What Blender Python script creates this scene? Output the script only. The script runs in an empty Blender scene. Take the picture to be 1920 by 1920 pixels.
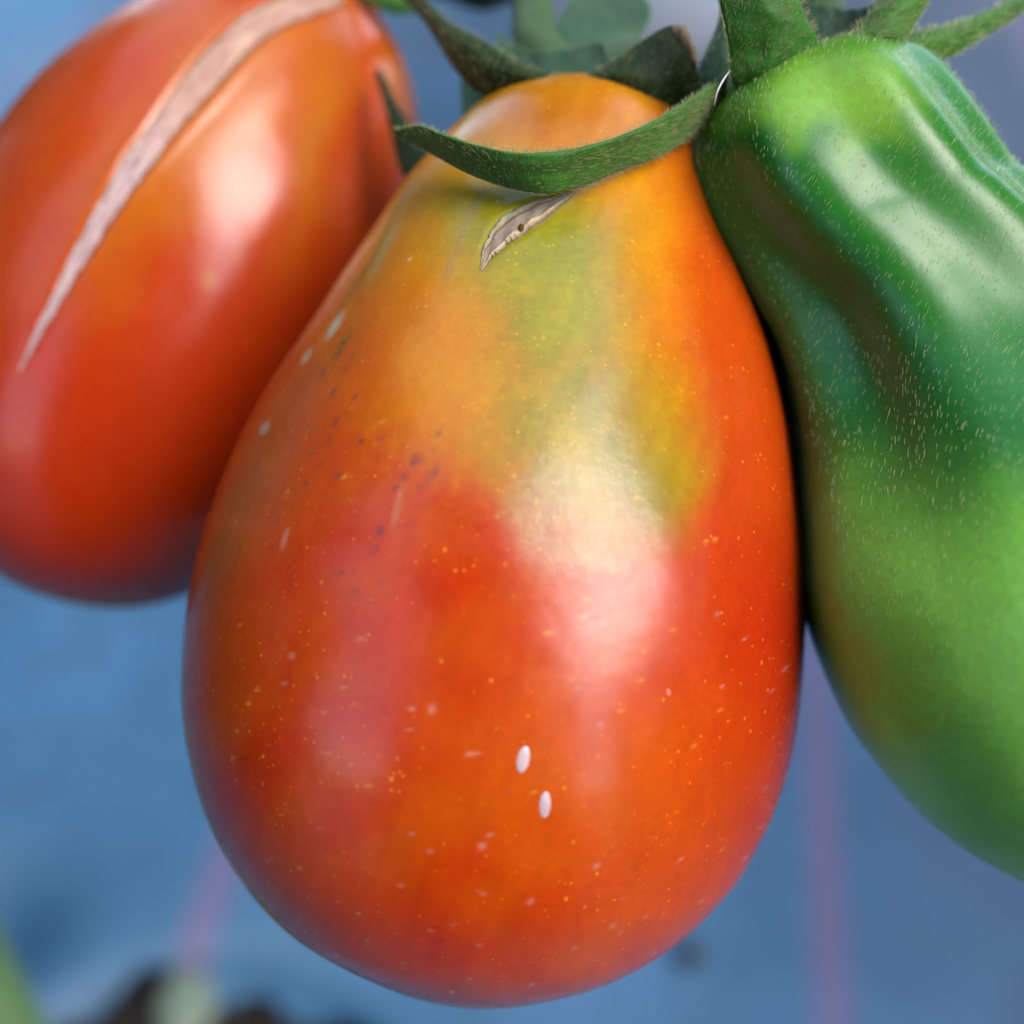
import bpy, math, random
import numpy as np
from mathutils import Vector, Matrix
from mathutils.bvhtree import BVHTree

random.seed(7)
rng = np.random.default_rng(7)
sc = bpy.context.scene
COL = sc.collection

# ------------------------------------------------------------------ camera
PITCH = math.radians(40.0)
CAM = Vector((0.0, 0.0, 0.33))
F_PX = 2300.0
R_ = Vector((1, 0, 0))
F_ = Vector((0, math.cos(PITCH), -math.sin(PITCH)))
U_ = Vector((0, math.sin(PITCH), math.cos(PITCH)))
cam_data = bpy.data.cameras.new('camera')
cam_data.sensor_width = 36.0
cam_data.lens = 36.0 * F_PX / 1920.0
cam_data.clip_start = 0.002
cam_data.clip_end = 200.0
cam_data.dof.use_dof = True
cam_data.dof.focus_distance = 0.0585
cam_data.dof.aperture_fstop = cam_data.lens / 2.2
cam = bpy.data.objects.new('camera', cam_data)
cam.location = CAM
cam.rotation_euler = (math.radians(90) - PITCH, 0, 0)
COL.objects.link(cam)
sc.camera = cam

# ------------------------------------------------------------------ daylight: hazy sky and one soft sun
SUN_EL0, SUN_AZ0 = math.radians(47), math.radians(121)
SUN_DIR = Vector((math.sin(SUN_AZ0) * math.cos(SUN_EL0), math.cos(SUN_AZ0) * math.cos(SUN_EL0), math.sin(SUN_EL0)))      # towards the sun: over the right shoulder
SUN_EL = math.asin(SUN_DIR.z)
SUN_AZ = math.atan2(SUN_DIR.x, SUN_DIR.y)                        # clockwise from +Y
world = bpy.data.worlds.new('World')
sc.world = world
world.use_nodes = True
wn = world.node_tree.nodes
wl = world.node_tree.links
wn.clear()
wo = wn.new('ShaderNodeOutputWorld')
wb = wn.new('ShaderNodeBackground')
sky = wn.new('ShaderNodeTexSky')
sky.sky_type = 'NISHITA'
sky.sun_disc = False
sky.sun_elevation = SUN_EL
sky.sun_rotation = SUN_AZ
sky.air_density = 1.0
sky.dust_density = 2.2
sky.ozone_density = 1.5
wb.inputs['Strength'].default_value = 0.15
wl.new(sky.outputs[0], wb.inputs[0])
wl.new(wb.outputs[0], wo.inputs[0])
sun_d = bpy.data.lights.new('sun', 'SUN')
sun_d.energy = 0.92
sun_d.angle = math.radians(45)
sun_d.color = (1.0, 0.97, 0.93)
sun = bpy.data.objects.new('sun', sun_d)
sun.rotation_euler = SUN_DIR.to_track_quat('Z', 'Y').to_euler()
COL.objects.link(sun)
sc.view_settings.view_transform = 'Standard'
sc.view_settings.look = 'None'
sc.view_settings.exposure = 2.5
sc.view_settings.gamma = 1.0
sc.cycles.use_denoising = True

# ------------------------------------------------------------------ helpers
CAMv = np.array(CAM); Rv = np.array(R_); Fv = np.array(F_); Uv = np.array(U_)
RUF = np.stack([Rv, Uv, Fv])                                     # rows: right, up, forward


def P(px, py, z):
    """a point of the place, z metres in front of the lens"""
    return CAMv + Rv * ((px - 960) / F_PX * z) + Uv * ((960 - py) / F_PX * z) + Fv * z


def srgb(r, g, b):
    c = np.array([r, g, b], float) / 255
    return np.where(c <= 0.04045, c / 12.92, ((c + 0.055) / 1.055) ** 2.4)


def mesh_obj(name, verts, faces, mat=None, parent=None, smooth=True, colors=None, flip=False):
    me = bpy.data.meshes.new(name)
    verts = np.asarray(verts, float)
    origin = verts.mean(0) if parent is None else np.array(parent.location)
    v = verts - origin
    faces = np.asarray(faces, np.int32)
    if flip:
        faces = faces[:, ::-1]
    k = faces.shape[1]
    me.vertices.add(len(v))
    me.vertices.foreach_set('co', v.astype(np.float32).ravel())
    me.loops.add(faces.size)
    me.loops.foreach_set('vertex_index', faces.ravel())
    me.polygons.add(len(faces))
    me.polygons.foreach_set('loop_start', np.arange(0, faces.size, k, dtype=np.int32))
    me.polygons.foreach_set('loop_total', np.full(len(faces), k, np.int32))
    me.update(calc_edges=True)
    me.validate()
    if smooth:
        me.polygons.foreach_set('use_smooth', np.ones(len(me.polygons), bool))
    if colors:
        for cn, arr in colors.items():
            at = me.color_attributes.new(cn, 'FLOAT_COLOR', 'POINT')
            full = np.ones((len(v), 4), np.float32)
            full[:, :3] = arr
            at.data.foreach_set('color', full.ravel())
    if mat:
        me.materials.append(mat)
    o = bpy.data.objects.new(name, me)
    if parent is None:
        o.location = origin
    else:
        o.parent = parent
    COL.objects.link(o)
    return o


def empty(name, loc, label, cat, group=None):
    o = bpy.data.objects.new(name, None)
    o.location = Vector(loc)
    o.empty_display_size = 0.01
    o['label'] = label
    o['category'] = cat
    if group:
        o['group'] = group
    COL.objects.link(o)
    return o


def tag(o, label, cat, group=None):
    o['label'] = label
    o['category'] = cat
    if group:
        o['group'] = group
    return o


def spline(pts, n, closed=False):
    """Catmull-Rom through pts (any dimension), n samples, even in chord length"""
    p = np.asarray(pts, float)
    if closed:
        q = np.vstack([p[-1], p, p[0], p[1]])
    else:
        q = np.vstack([2 * p[0] - p[1], p, 2 * p[-1] - p[-2]])
    out = []
    segs = len(q) - 3
    for i in range(segs):
        t = np.linspace(0, 1, 24, endpoint=False)[:, None]
        a, b, c, d = q[i], q[i + 1], q[i + 2], q[i + 3]
        out.append(0.5 * ((2 * b) + (-a + c) * t + (2 * a - 5 * b + 4 * c - d) * t ** 2 + (-a + 3 * b - 3 * c + d) * t ** 3))
    out = np.vstack(out + [q[-2][None]])
    s = np.r_[0, np.cumsum(np.linalg.norm(np.diff(out, axis=0), axis=1))]
    u = np.linspace(0, s[-1], n)
    return np.stack([np.interp(u, s, out[:, k]) for k in range(p.shape[1])], 1)


def grid_faces(nr, nc, wrap=False):
    i = np.arange(nr - 1)[:, None]
    j = np.arange(nc if wrap else nc - 1)[None, :]
    j2 = (j + 1) % nc
    return np.stack([i * nc + j, i * nc + j2, (i + 1) * nc + j2, (i + 1) * nc + j], -1).reshape(-1, 4)


def wav(x, y, z=0.0, seed=0, octaves=3, scale=1.0):
    """smooth pseudo-noise in about -1..1 from sums of sines, for numpy arrays"""
    r = np.random.default_rng(seed)
    out = 0; amp = 1.0; tot = 0
    for o in range(octaves):
        for k in range(4):
            d = r.normal(size=3); d /= np.linalg.norm(d)
            f = scale * (2 ** o) * r.uniform(0.7, 1.3)
            out = out + amp * np.sin((x * d[0] + y * d[1] + z * d[2]) * f * 6.283 + r.uniform(0, 6.28)) / 2
        tot += amp; amp *= 0.5
    return out / tot


def sstep(e0, e1, x):
    t = np.clip((x - e0) / (e1 - e0), 0, 1)
    return t * t * (3 - 2 * t)


def blob(u, v, cx, cy, rx, ry, ang=0.0, soft=0.6):
    a = math.radians(ang)
    du, dv = u - cx, v - cy
    x = (du * math.cos(a) + dv * math.sin(a)) / rx
    y = (-du * math.sin(a) + dv * math.cos(a)) / ry
    d = np.sqrt(x * x + y * y)
    return 1 - sstep(1 - soft, 1 + soft, d)


def mixc(base, col, fac):
    f = np.clip(fac, 0, 1)[:, None]
    return base * (1 - f) + np.asarray(col)[None] * f


# ------------------------------------------------------------------ materials
ALBEDO = 0.84                                                    # real surfaces are this much darker than first measured


def new_mat(name):
    m = bpy.data.materials.new(name)
    m.use_nodes = True
    nt = m.node_tree
    b = nt.nodes['Principled BSDF']
    return m, nt, b


def N(nt, typ, **kw):
    n = nt.nodes.new(typ)
    for k, v in kw.items():
        setattr(n, k, v)
    return n


def ramp(nt, src, stops):
    r = N(nt, 'ShaderNodeValToRGB')
    cr = r.color_ramp
    while len(cr.elements) < len(stops):
        cr.elements.new(0.5)
    for e, (p, c) in zip(cr.elements, stops):
        e.position = p
        e.color = (*c, 1) if len(c) == 3 else c
    nt.links.new(src, r.inputs[0])
    return r.outputs[0]


def math_(nt, op, a, b=None, clamp=False):
    n = N(nt, 'ShaderNodeMath', operation=op, use_clamp=clamp)
    for i, s in enumerate((a, b)):
        if s is None:
            continue
        if isinstance(s, (int, float)):
            n.inputs[i].default_value = s
        else:
            nt.links.new(s, n.inputs[i])
    return n.outputs[0]


def mixrgb(nt, fac, a, b, blend='MIX'):
    n = N(nt, 'ShaderNodeMix', data_type='RGBA', blend_type=blend)
    for sock, s in ((n.inputs[0], fac), (n.inputs[6], a), (n.inputs[7], b)):
        if isinstance(s, (int, float)):
            sock.default_value = s
        elif isinstance(s, (tuple, list, np.ndarray)):
            sock.default_value = (*[float(q) for q in s][:3], 1)
        else:
            nt.links.new(s, sock)
    return n.outputs[2]


def noise(nt, vec, scale, detail=3, rough=0.5):
    n = N(nt, 'ShaderNodeTexNoise')
    n.inputs['Scale'].default_value = scale
    n.inputs['Detail'].default_value = detail
    n.inputs['Roughness'].default_value = rough
    nt.links.new(vec, n.inputs['Vector'])
    return n.outputs[0]


def bump(nt, b, h, strength, dist):
    n = N(nt, 'ShaderNodeBump')
    n.inputs['Strength'].default_value = strength
    n.inputs['Distance'].default_value = dist
    nt.links.new(h, n.inputs['Height'])
    nt.links.new(n.outputs[0], b.inputs['Normal'])
    return n


def skin_material(name, rough=0.30, sss=0.35, sss_rad=(1.0, 0.25, 0.08), gold=(0.85, 0.42, 0.04), scratch=0.28, coat=0.0, spec=0.5):
    m, nt, b = new_mat(name)
    L = nt.links
    tc = N(nt, 'ShaderNodeTexCoord').outputs['Object']
    pig = N(nt, 'ShaderNodeVertexColor', layer_name='pigment')
    msk = N(nt, 'ShaderNodeVertexColor', layer_name='marks')
    sep = N(nt, 'ShaderNodeSeparateColor')
    L.new(msk.outputs[0], sep.inputs[0])
    # fine mottling of the flesh colour under the skin
    n1 = noise(nt, tc, 420, 4, 0.6)
    c = mixrgb(nt, 1.0, pig.outputs[0], ramp(nt, n1, [(0.25, (0.96, 0.92, 0.9)), (0.75, (1.03, 1.07, 1.1))]), 'MULTIPLY')
    n2 = noise(nt, tc, 2600, 2, 0.5)
    c = mixrgb(nt, 1.0, c, ramp(nt, n2, [(0.3, (0.95, 0.90, 0.9)), (0.7, (1.04, 1.09, 1.08))]), 'MULTIPLY')
    # golden pin-prick lenticels, denser where marks.R is high
    mp = N(nt, 'ShaderNodeMapping')
    mp.inputs['Rotation'].default_value = (0.2, 0.5, 0.3)
    L.new(tc, mp.inputs[0])
    for sc_, thr in ((900, 0.10), (1700, 0.15), (2600, 0.2)):
        vo = N(nt, 'ShaderNodeTexVoronoi')
        vo.inputs['Scale'].default_value = sc_
        L.new(mp.outputs[0], vo.inputs['Vector'])
        sc2 = N(nt, 'ShaderNodeSeparateColor')
        L.new(vo.outputs['Color'], sc2.inputs[0])
        gate = math_(nt, 'MULTIPLY', math_(nt, 'LESS_THAN', sc2.outputs[0], sep.outputs[0]), math_(nt, 'ADD', 0.25, math_(nt, 'MULTIPLY', sc2.outputs[2], 0.75)))
        dot = math_(nt, 'SUBTRACT', 1.0, math_(nt, 'DIVIDE', vo.outputs['Distance'], math_(nt, 'MULTIPLY', math_(nt, 'ADD', 0.35, sc2.outputs[1]), thr)), clamp=True)
        dot = math_(nt, 'MULTIPLY', math_(nt, 'MULTIPLY', dot, 1.3, clamp=True), gate)
        c = mixrgb(nt, math_(nt, 'MULTIPLY', dot, 0.36), c, gold)
    # fine pale scratches: stretched cells
    mp2 = N(nt, 'ShaderNodeMapping')
    mp2.inputs['Rotation'].default_value = (0.0, math.radians(-30), 0.0)
    mp2.inputs['Scale'].default_value = (1.0, 1.0, 0.30)
    L.new(tc, mp2.inputs[0])
    vo = N(nt, 'ShaderNodeTexVoronoi')
    vo.inputs['Scale'].default_value = 620
    L.new(mp2.outputs[0], vo.inputs['Vector'])
    sc3 = N(nt, 'ShaderNodeSeparateColor')
    L.new(vo.outputs['Color'], sc3.inputs[0])
    gate = math_(nt, 'LESS_THAN', sc3.outputs[1], sep.outputs[1])
    dot = math_(nt, 'SUBTRACT', 1.0, math_(nt, 'DIVIDE', vo.outputs['Distance'], 0.10), clamp=True)
    dot = math_(nt, 'MULTIPLY', math_(nt, 'MULTIPLY', dot, 2.0, clamp=True), gate)
    c = mixrgb(nt, math_(nt, 'MULTIPLY', dot, scratch), c, (0.75, 0.42, 0.30))
    L.new(c, b.inputs['Base Color'])
    b.inputs['Subsurface Weight'].default_value = sss
    b.inputs['Subsurface Radius'].default_value = sss_rad
    b.inputs['Subsurface Scale'].default_value = 0.0022
    b.inputs['IOR'].default_value = 1.45
    b.inputs['Specular IOR Level'].default_value = spec
    b.inputs['Coat Weight'].default_value = coat
    b.inputs['Coat Roughness'].default_value = 0.25
    rn = noise(nt, tc, 900, 3, 0.6)
    r = N(nt, 'ShaderNodeMapRange')
    r.inputs[3].default_value = rough - 0.04
    r.inputs[4].default_value = rough + 0.07
    L.new(rn, r.inputs[0])
    ra = math_(nt, 'ADD', r.outputs[0], math_(nt, 'MULTIPLY', sep.outputs[2], 0.18))
    sm = N(nt, 'ShaderNodeMapRange')
    sm.inputs[1].default_value = 0.42; sm.inputs[2].default_value = 0.68
    sm.inputs[3].default_value = 0.0; sm.inputs[4].default_value = 0.06
    L.new(noise(nt, tc, 170, 5, 0.65), sm.inputs[0])
    ra = math_(nt, 'ADD', ra, sm.outputs[0])
    L.new(ra, b.inputs['Roughness'])
    h = math_(nt, 'ADD', noise(nt, tc, 2200, 3, 0.6), math_(nt, 'MULTIPLY', math_(nt, 'MULTIPLY', noise(nt, tc, 1500, 4, 0.7), sep.outputs[2]), 6.0))
    b1 = bump(nt, b, h, 0.25, 0.00003)
    dn = N(nt, 'ShaderNodeBump')
    dn.inputs['Strength'].default_value = 0.30
    dn.inputs['Distance'].default_value = 0.00055
    L.new(noise(nt, tc, 110, 3, 0.5), dn.inputs['Height'])
    L.new(dn.outputs[0], b1.inputs['Normal'])
    return m


def plant_material(name, col, col2, rough=0.55, sheen=0.4, transl=0.12, scale=500, vcol=None):
    m, nt, b = new_mat(name)
    tc = N(nt, 'ShaderNodeTexCoord').outputs['Object']
    n1 = noise(nt, tc, scale, 4, 0.65)
    col, col2 = [tuple(q * ALBEDO for q in x) for x in (col, col2)]
    c = ramp(nt, n1, [(0.3, col), (0.7, col2)])
    nt.links.new(c, b.inputs['Base Color'])
    b.inputs['Specular IOR Level'].default_value = 0.13
    b.inputs['Roughness'].default_value = rough
    b.inputs['Sheen Weight'].default_value = sheen * 0.35
    b.inputs['Sheen Roughness'].default_value = 0.5
    b.inputs['Sheen Tint'].default_value = (0.7, 0.95, 0.6, 1)
    b.inputs['Subsurface Weight'].default_value = transl
    b.inputs['Subsurface Radius'].default_value = (0.3, 0.6, 0.1)
    b.inputs['Subsurface Scale'].default_value = 0.001
    bump(nt, b, noise(nt, tc, scale * 3, 3, 0.6), 0.6, 0.00012)
    return m


M_RED = skin_material('ripening_skin', rough=0.20, spec=0.38)
M_RED_L = skin_material('red_skin', rough=0.20, spec=0.38)
M_GREEN = skin_material('green_skin', rough=0.29, sss=0.30, spec=0.33, sss_rad=(0.5, 0.8, 0.15), gold=(0.16, 0.24, 0.05), scratch=0.0, coat=0.0)
M_SEPAL = plant_material('sepal_green', (0.017, 0.058, 0.005), (0.030, 0.115, 0.010))
M_SEPAL_DARK = plant_material('sepal_dark_green', (0.009, 0.016, 0.003), (0.014, 0.030, 0.005), sheen=0.1)
M_SEPAL_BRIGHT = plant_material('sepal_bright_green', (0.012, 0.062, 0.004), (0.020, 0.10, 0.008), sheen=0.2)
M_SEPAL_PALE = plant_material('sepal_pale_green', (0.014, 0.040, 0.022), (0.026, 0.068, 0.035), sheen=0.6)
M_STEM = plant_material('stem_green', (0.022, 0.055, 0.018), (0.04, 0.08, 0.025), sheen=0.5)
M_STEM_DARK = plant_material('stem_dark_green', (0.02, 0.05, 0.02), (0.05, 0.08, 0.03), sheen=0.2)
M_STALK = plant_material('stalk_pale_green', (0.06, 0.12, 0.04), (0.085, 0.16, 0.06), sheen=0.2, scale=120)
M_DRY = plant_material('dry_tan', (0.10, 0.065, 0.035), (0.24, 0.17, 0.10), sheen=0.0, scale=1500)
M_DARK = plant_material('dry_dark_brown', (0.02, 0.012, 0.01), (0.09, 0.05, 0.035), sheen=0.0, scale=1500)


def hair_material(name, col):
    m, nt, b = new_mat(name)
    b.inputs['Base Color'].default_value = (*[q * ALBEDO for q in col], 1)
    b.inputs['Roughness'].default_value = 0.4
    b.inputs['Transmission Weight'].default_value = 0.0
    b.inputs['Subsurface Weight'].default_value = 0.0
    return m


M_HAIR = hair_material('pale_hair', (0.34, 0.38, 0.16))
M_HAIR_S = hair_material('sepal_hair', (0.22, 0.21, 0.07))
M_HAIR_W = hair_material('white_hair', (0.4, 0.42, 0.4))


def vcol_material(name, rough=0.6, bumpd=0.0001, scale=900, spec=0.4):
    m, nt, b = new_mat(name)
    tc = N(nt, 'ShaderNodeTexCoord').outputs['Object']
    pig = N(nt, 'ShaderNodeVertexColor', layer_name='pigment')
    n1 = noise(nt, tc, scale, 5, 0.7)
    c = mixrgb(nt, 1.0, pig.outputs[0], ramp(nt, n1, [(0.25, (0.50, 0.48, 0.47)), (0.7, (0.73, 0.73, 0.73))]), 'MULTIPLY')
    nt.links.new(c, b.inputs['Base Color'])
    b.inputs['Roughness'].default_value = rough
    b.inputs['Specular IOR Level'].default_value = spec
    b.inputs['Subsurface Weight'].default_value = 0.15
    b.inputs['Subsurface Scale'].default_value = 0.001
    bump(nt, b, noise(nt, tc, scale * 1.5, 4, 0.7), 0.7, bumpd)
    return m


M_SCAR = vcol_material('corky_scar', 0.6, spec=0.2)
M_CURD = vcol_material('split_scar', 0.65, scale=1800, spec=0.12)

# ------------------------------------------------------------------ the setting: soil and weed-control fabric
def fabric_material():
    m, nt, b = new_mat('woven_fabric')
    L = nt.links
    tc = N(nt, 'ShaderNodeTexCoord').outputs['Object']
    # direction of the woven lines in the sheet's own plane
    d = Rv * (472 / F_PX) + Uv * (1936 / F_PX) + Fv
    ang = math.atan2(d[0], d[1])
    mp = N(nt, 'ShaderNodeMapping')
    mp.vector_type = 'POINT'
    mp.inputs['Rotation'].default_value = (0, 0, ang)
    L.new(tc, mp.inputs[0])
    sp = N(nt, 'ShaderNodeSeparateXYZ')
    L.new(mp.outputs[0], sp.inputs[0])
    x, y = sp.outputs[0], sp.outputs[1]
    w1 = math_(nt, 'SINE', math_(nt, 'MULTIPLY', x, 2 * math.pi / 0.0024))
    w2 = math_(nt, 'SINE', math_(nt, 'MULTIPLY', y, 2 * math.pi / 0.0024))
    weave = math_(nt, 'MULTIPLY', w1, w2)
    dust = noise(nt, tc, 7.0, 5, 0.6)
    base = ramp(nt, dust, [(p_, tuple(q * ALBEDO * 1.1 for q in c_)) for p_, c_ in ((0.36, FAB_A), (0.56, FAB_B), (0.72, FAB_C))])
    sx = N(nt, 'ShaderNodeSeparateXYZ')
    L.new(tc, sx.inputs[0])
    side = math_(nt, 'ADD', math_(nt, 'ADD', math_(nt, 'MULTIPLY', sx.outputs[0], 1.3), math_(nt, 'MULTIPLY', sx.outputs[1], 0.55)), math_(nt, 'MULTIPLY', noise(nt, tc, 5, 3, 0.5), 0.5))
    base = mixrgb(nt, ramp(nt, side, [(0.38, (0, 0, 0)), (0.95, (0.75, 0.75, 0.75))]), base, (0.030, 0.033, 0.046))  # greyer to the right and far: a grey reflection painted into the cloth
    fine = noise(nt, tc, 60, 4, 0.6)
    base = mixrgb(nt, 1.0, base, ramp(nt, fine, [(0.3, (0.80, 0.82, 0.85)), (0.7, (1.12, 1.1, 1.08))]), 'MULTIPLY')
    base = mixrgb(nt, 1.0, base, ramp(nt, weave, [(0.0, (0.8, 0.8, 0.8)), (1.0, (1.15, 1.15, 1.15))]), 'MULTIPLY')
    # pink marking lines woven into the cloth
    ph = math_(nt, 'SUBTRACT', math_(nt, 'FRACT', math_(nt, 'ADD', math_(nt, 'DIVIDE', math_(nt, 'SUBTRACT', x, STRIPE_X0), STRIPE_W), 0.5)), 0.5)
    dd = math_(nt, 'ABSOLUTE', math_(nt, 'MULTIPLY', ph, STRIPE_W))
    line = math_(nt, 'LESS_THAN', dd, 0.0055)
    base = mixrgb(nt, math_(nt, 'MULTIPLY', line, 0.6), base, (0.115, 0.062, 0.125))
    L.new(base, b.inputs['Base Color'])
    b.inputs['Roughness'].default_value = 0.55
    b.inputs['Specular IOR Level'].default_value = 0.6
    bump(nt, b, weave, 0.35, 0.0004)
    return m


def ground_hit(px, py, zg=0.0):
    d = P(px, py, 1.0) - CAMv
    t = (zg - CAMv[2]) / d[2]
    return CAMv + d * t


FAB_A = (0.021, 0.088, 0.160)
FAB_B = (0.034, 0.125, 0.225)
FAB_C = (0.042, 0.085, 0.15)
_d = Rv * (472 / F_PX) + Uv * (1936 / F_PX) + Fv
_ang = math.atan2(_d[0], _d[1])
def _rx(p):
    return p[0] * math.cos(_ang) - p[1] * math.sin(_ang)
STRIPE_X0 = _rx(ground_hit(1552, 1700))
STRIPE_W = STRIPE_X0 - _rx(ground_hit(385, 1720))

HOLE = ground_hit(345, 2018)[:2]
HOLE2 = ground_hit(-60, 1735)[:2]


def fabric_height(x, y):
    h = 0.004 * wav(x, y, 0, seed=3, octaves=3, scale=2.4) + 0.0022 * wav(x * 1.0, y * 0.35, 0, seed=9, octaves=2, scale=9)
    d = np.hypot((x - HOLE[0]) / 0.047, (y - HOLE[1]) / 0.032)
    h = h - 0.012 * np.exp(-np.clip(d - 1, 0, 9) * 6.0)
    d2 = np.hypot((x - HOLE2[0]) / 0.022, (y - HOLE2[1]) / 0.018)
    h = h - 0.012 * np.exp(-d2 ** 2)
    return h


def build_ground():
    m, nt, b = new_mat('dark_soil')
    tc = N(nt, 'ShaderNodeTexCoord').outputs['Object']
    n1 = noise(nt, tc, 90, 6, 0.7)
    nt.links.new(ramp(nt, n1, [(0.3, (0.008, 0.006, 0.006)), (0.7, (0.035, 0.026, 0.022))]), b.inputs['Base Color'])
    b.inputs['Roughness'].default_value = 0.95
    bump(nt, b, n1, 1.0, 0.01)
    s = np.linspace(-1, 1, 121)
    gx = np.sign(s) * (np.abs(s) ** 4 * 60 + np.abs(s) * 0.6)
    X, Y = np.meshgrid(gx, gx + 0.3)
    Z = -0.03 + 0.006 * wav(X, Y, 0, seed=5, scale=12)
    V = np.stack([X, Y, Z], -1).reshape(-1, 3)
    o = mesh_obj('ground', V, grid_faces(121, 121), m)
    o['kind'] = 'structure'
    # the cloth: dense near, coarse far, cut open round the planting hole
    n = 380
    s = np.linspace(-1, 1, n)
    gx = np.sign(s) * (np.abs(s) ** 3.5 * 2.2 + np.abs(s) * 0.5)
    X, Y = np.meshgrid(gx - 0.05, gx + 0.2)
    Z = fabric_height(X, Y)
    V = np.stack([X, Y, Z], -1).reshape(-1, 3)
    f = grid_faces(n, n)
    c = V[f].mean(1)
    th = np.arctan2(c[:, 1] - HOLE[1], c[:, 0] - HOLE[0])
    rr = 1 + 0.13 * np.sin(3 * th + 1) + 0.08 * np.sin(7 * th)
    keep = np.hypot((c[:, 0] - HOLE[0]) / 0.047, (c[:, 1] - HOLE[1]) / 0.032) > rr
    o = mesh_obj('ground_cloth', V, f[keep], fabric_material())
    o['kind'] = 'structure'
    o.location  # origin at the mean; keep texture space in world metres
    o.data.transform(Matrix.Translation(o.location))
    o.location = (0, 0, 0)


build_ground()

# ------------------------------------------------------------------ fruit
ALB = 0.48

def fruit_shape(outline, A, B, z_axis, n_rows, n_ring, rib=None, depth_scale=1.0, front_bias=0.55):
    """loft round sections along an axis; z_axis(t) is the distance of the axis from the lens"""
    A = np.array(A, float); B = np.array(B, float)
    ol = spline(outline, 900, closed=True)
    L = np.linalg.norm(B - A); d = (B - A) / L; p = np.array([-d[1], d[0]])
    if p[0] < 0: p = -p
    s = (ol - A) @ d; q = (ol - A) @ p
    smin, smax = s.min(), s.max()
    i0, i1 = s.argmin(), s.argmax()
    def chain(i, j):
        if i <= j: idx = np.arange(i, j + 1)
        else: idx = np.r_[np.arange(i, len(s)), np.arange(0, j + 1)]
        return idx
    ch = [chain(i0, i1), chain(i1, i0)[::-1]]
    ch.sort(key=lambda c: q[c].mean())
    u = np.linspace(0, 1, n_rows)
    rows = smin + (smax - smin) * (0.5 - 0.5 * np.cos(np.pi * u)) 
    rows[0] += 0.02; rows[-1] -= 0.02
    ql = np.interp(rows, np.maximum.accumulate(s[ch[0]]), q[ch[0]])
    qr = np.interp(rows, np.maximum.accumulate(s[ch[1]]), q[ch[1]])
    mid = (ql + qr) / 2; rad = np.maximum((qr - ql) / 2, 0.0)
    ang = np.linspace(0, 2 * np.pi, n_ring, endpoint=False)
    th = ang - front_bias * np.sin(2 * (ang)) * 0 - front_bias * np.cos(ang)     # denser near 90 deg (front)
    tt = (rows - smin) / (smax - smin)
    z = z_axis(tt)
    V = np.zeros((n_rows, n_ring, 3))
    for k in range(n_rows):
        sr = rad[k] / F_PX
        Rm = z[k] * sr / math.sqrt(1 + sr * sr)
        c2 = A + d * rows[k] + p * mid[k]
        Cn = P(c2[0], c2[1], z[k])
        fac = np.ones(n_ring) if rib is None else rib(th, tt[k])
        side = Rv * p[0] - Uv * p[1]
        V[k] = Cn + np.outer(np.cos(th) * Rm * fac, side) - np.outer(np.sin(th) * Rm * fac * (depth_scale(tt[k]) if callable(depth_scale) else depth_scale), Fv)
    V = V.reshape(-1, 3)
    F = grid_faces(n_rows, n_ring, wrap=True)
    return V, F


def to_px(V):
    w = (V - CAMv) @ RUF.T
    return 960 + F_PX * w[:, 0] / w[:, 2], 960 - F_PX * w[:, 1] / w[:, 2], w[:, 2]


def bvh_of(V, F):
    return BVHTree.FromPolygons([tuple(v) for v in V], [tuple(f) for f in F])


def on_surface(bvh, px, py):
    d = Vector(P(px, py, 1.0) - CAMv).normalized()
    hit = bvh.ray_cast(CAM, d)
    if hit[0] is None:
        return None, None
    n = hit[1]
    if n.dot(d) > 0: n = -n
    return np.array(hit[0]), np.array(n)


def patch_on(bvh, centre, widths, height, nu, nv, curve=None):
    """a strip laid on a fruit: centre px points with half widths; returns verts, faces, (u, s)"""
    cw = spline([(*c, w) for c, w in zip(centre, widths)], nu)
    t_ = np.linspace(0, 1, nu)
    cw[:, 2] *= 1 + 0.09 * wav(t_ * 9, 0 * t_, 0, seed=nu, octaves=3, scale=1.0)
    cw[:, 0] += 1.8 * wav(t_ * 11, 0 * t_, 0, seed=nu + 1, octaves=3, scale=1.0) * np.minimum(1, cw[:, 2] / 10)
    tan = np.gradient(cw[:, :2], axis=0); tan /= np.linalg.norm(tan, axis=1)[:, None]
    nor = np.stack([-tan[:, 1], tan[:, 0]], 1)
    V = []; US = []
    ss = np.linspace(-1, 1, nv)
    last = (None, None)
    for i in range(nu):
        for s in ss:
            q = cw[i, :2] + nor[i] * s * cw[i, 2]
            h, n = on_surface(bvh, *q)
            if h is None:
                h, n = last
            last = (h, n)
            V.append(h + n * height(i / (nu - 1), s))
            US.append((i / (nu - 1), s))
    return np.array(V), grid_faces(nu, nv), np.array(US)


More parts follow.
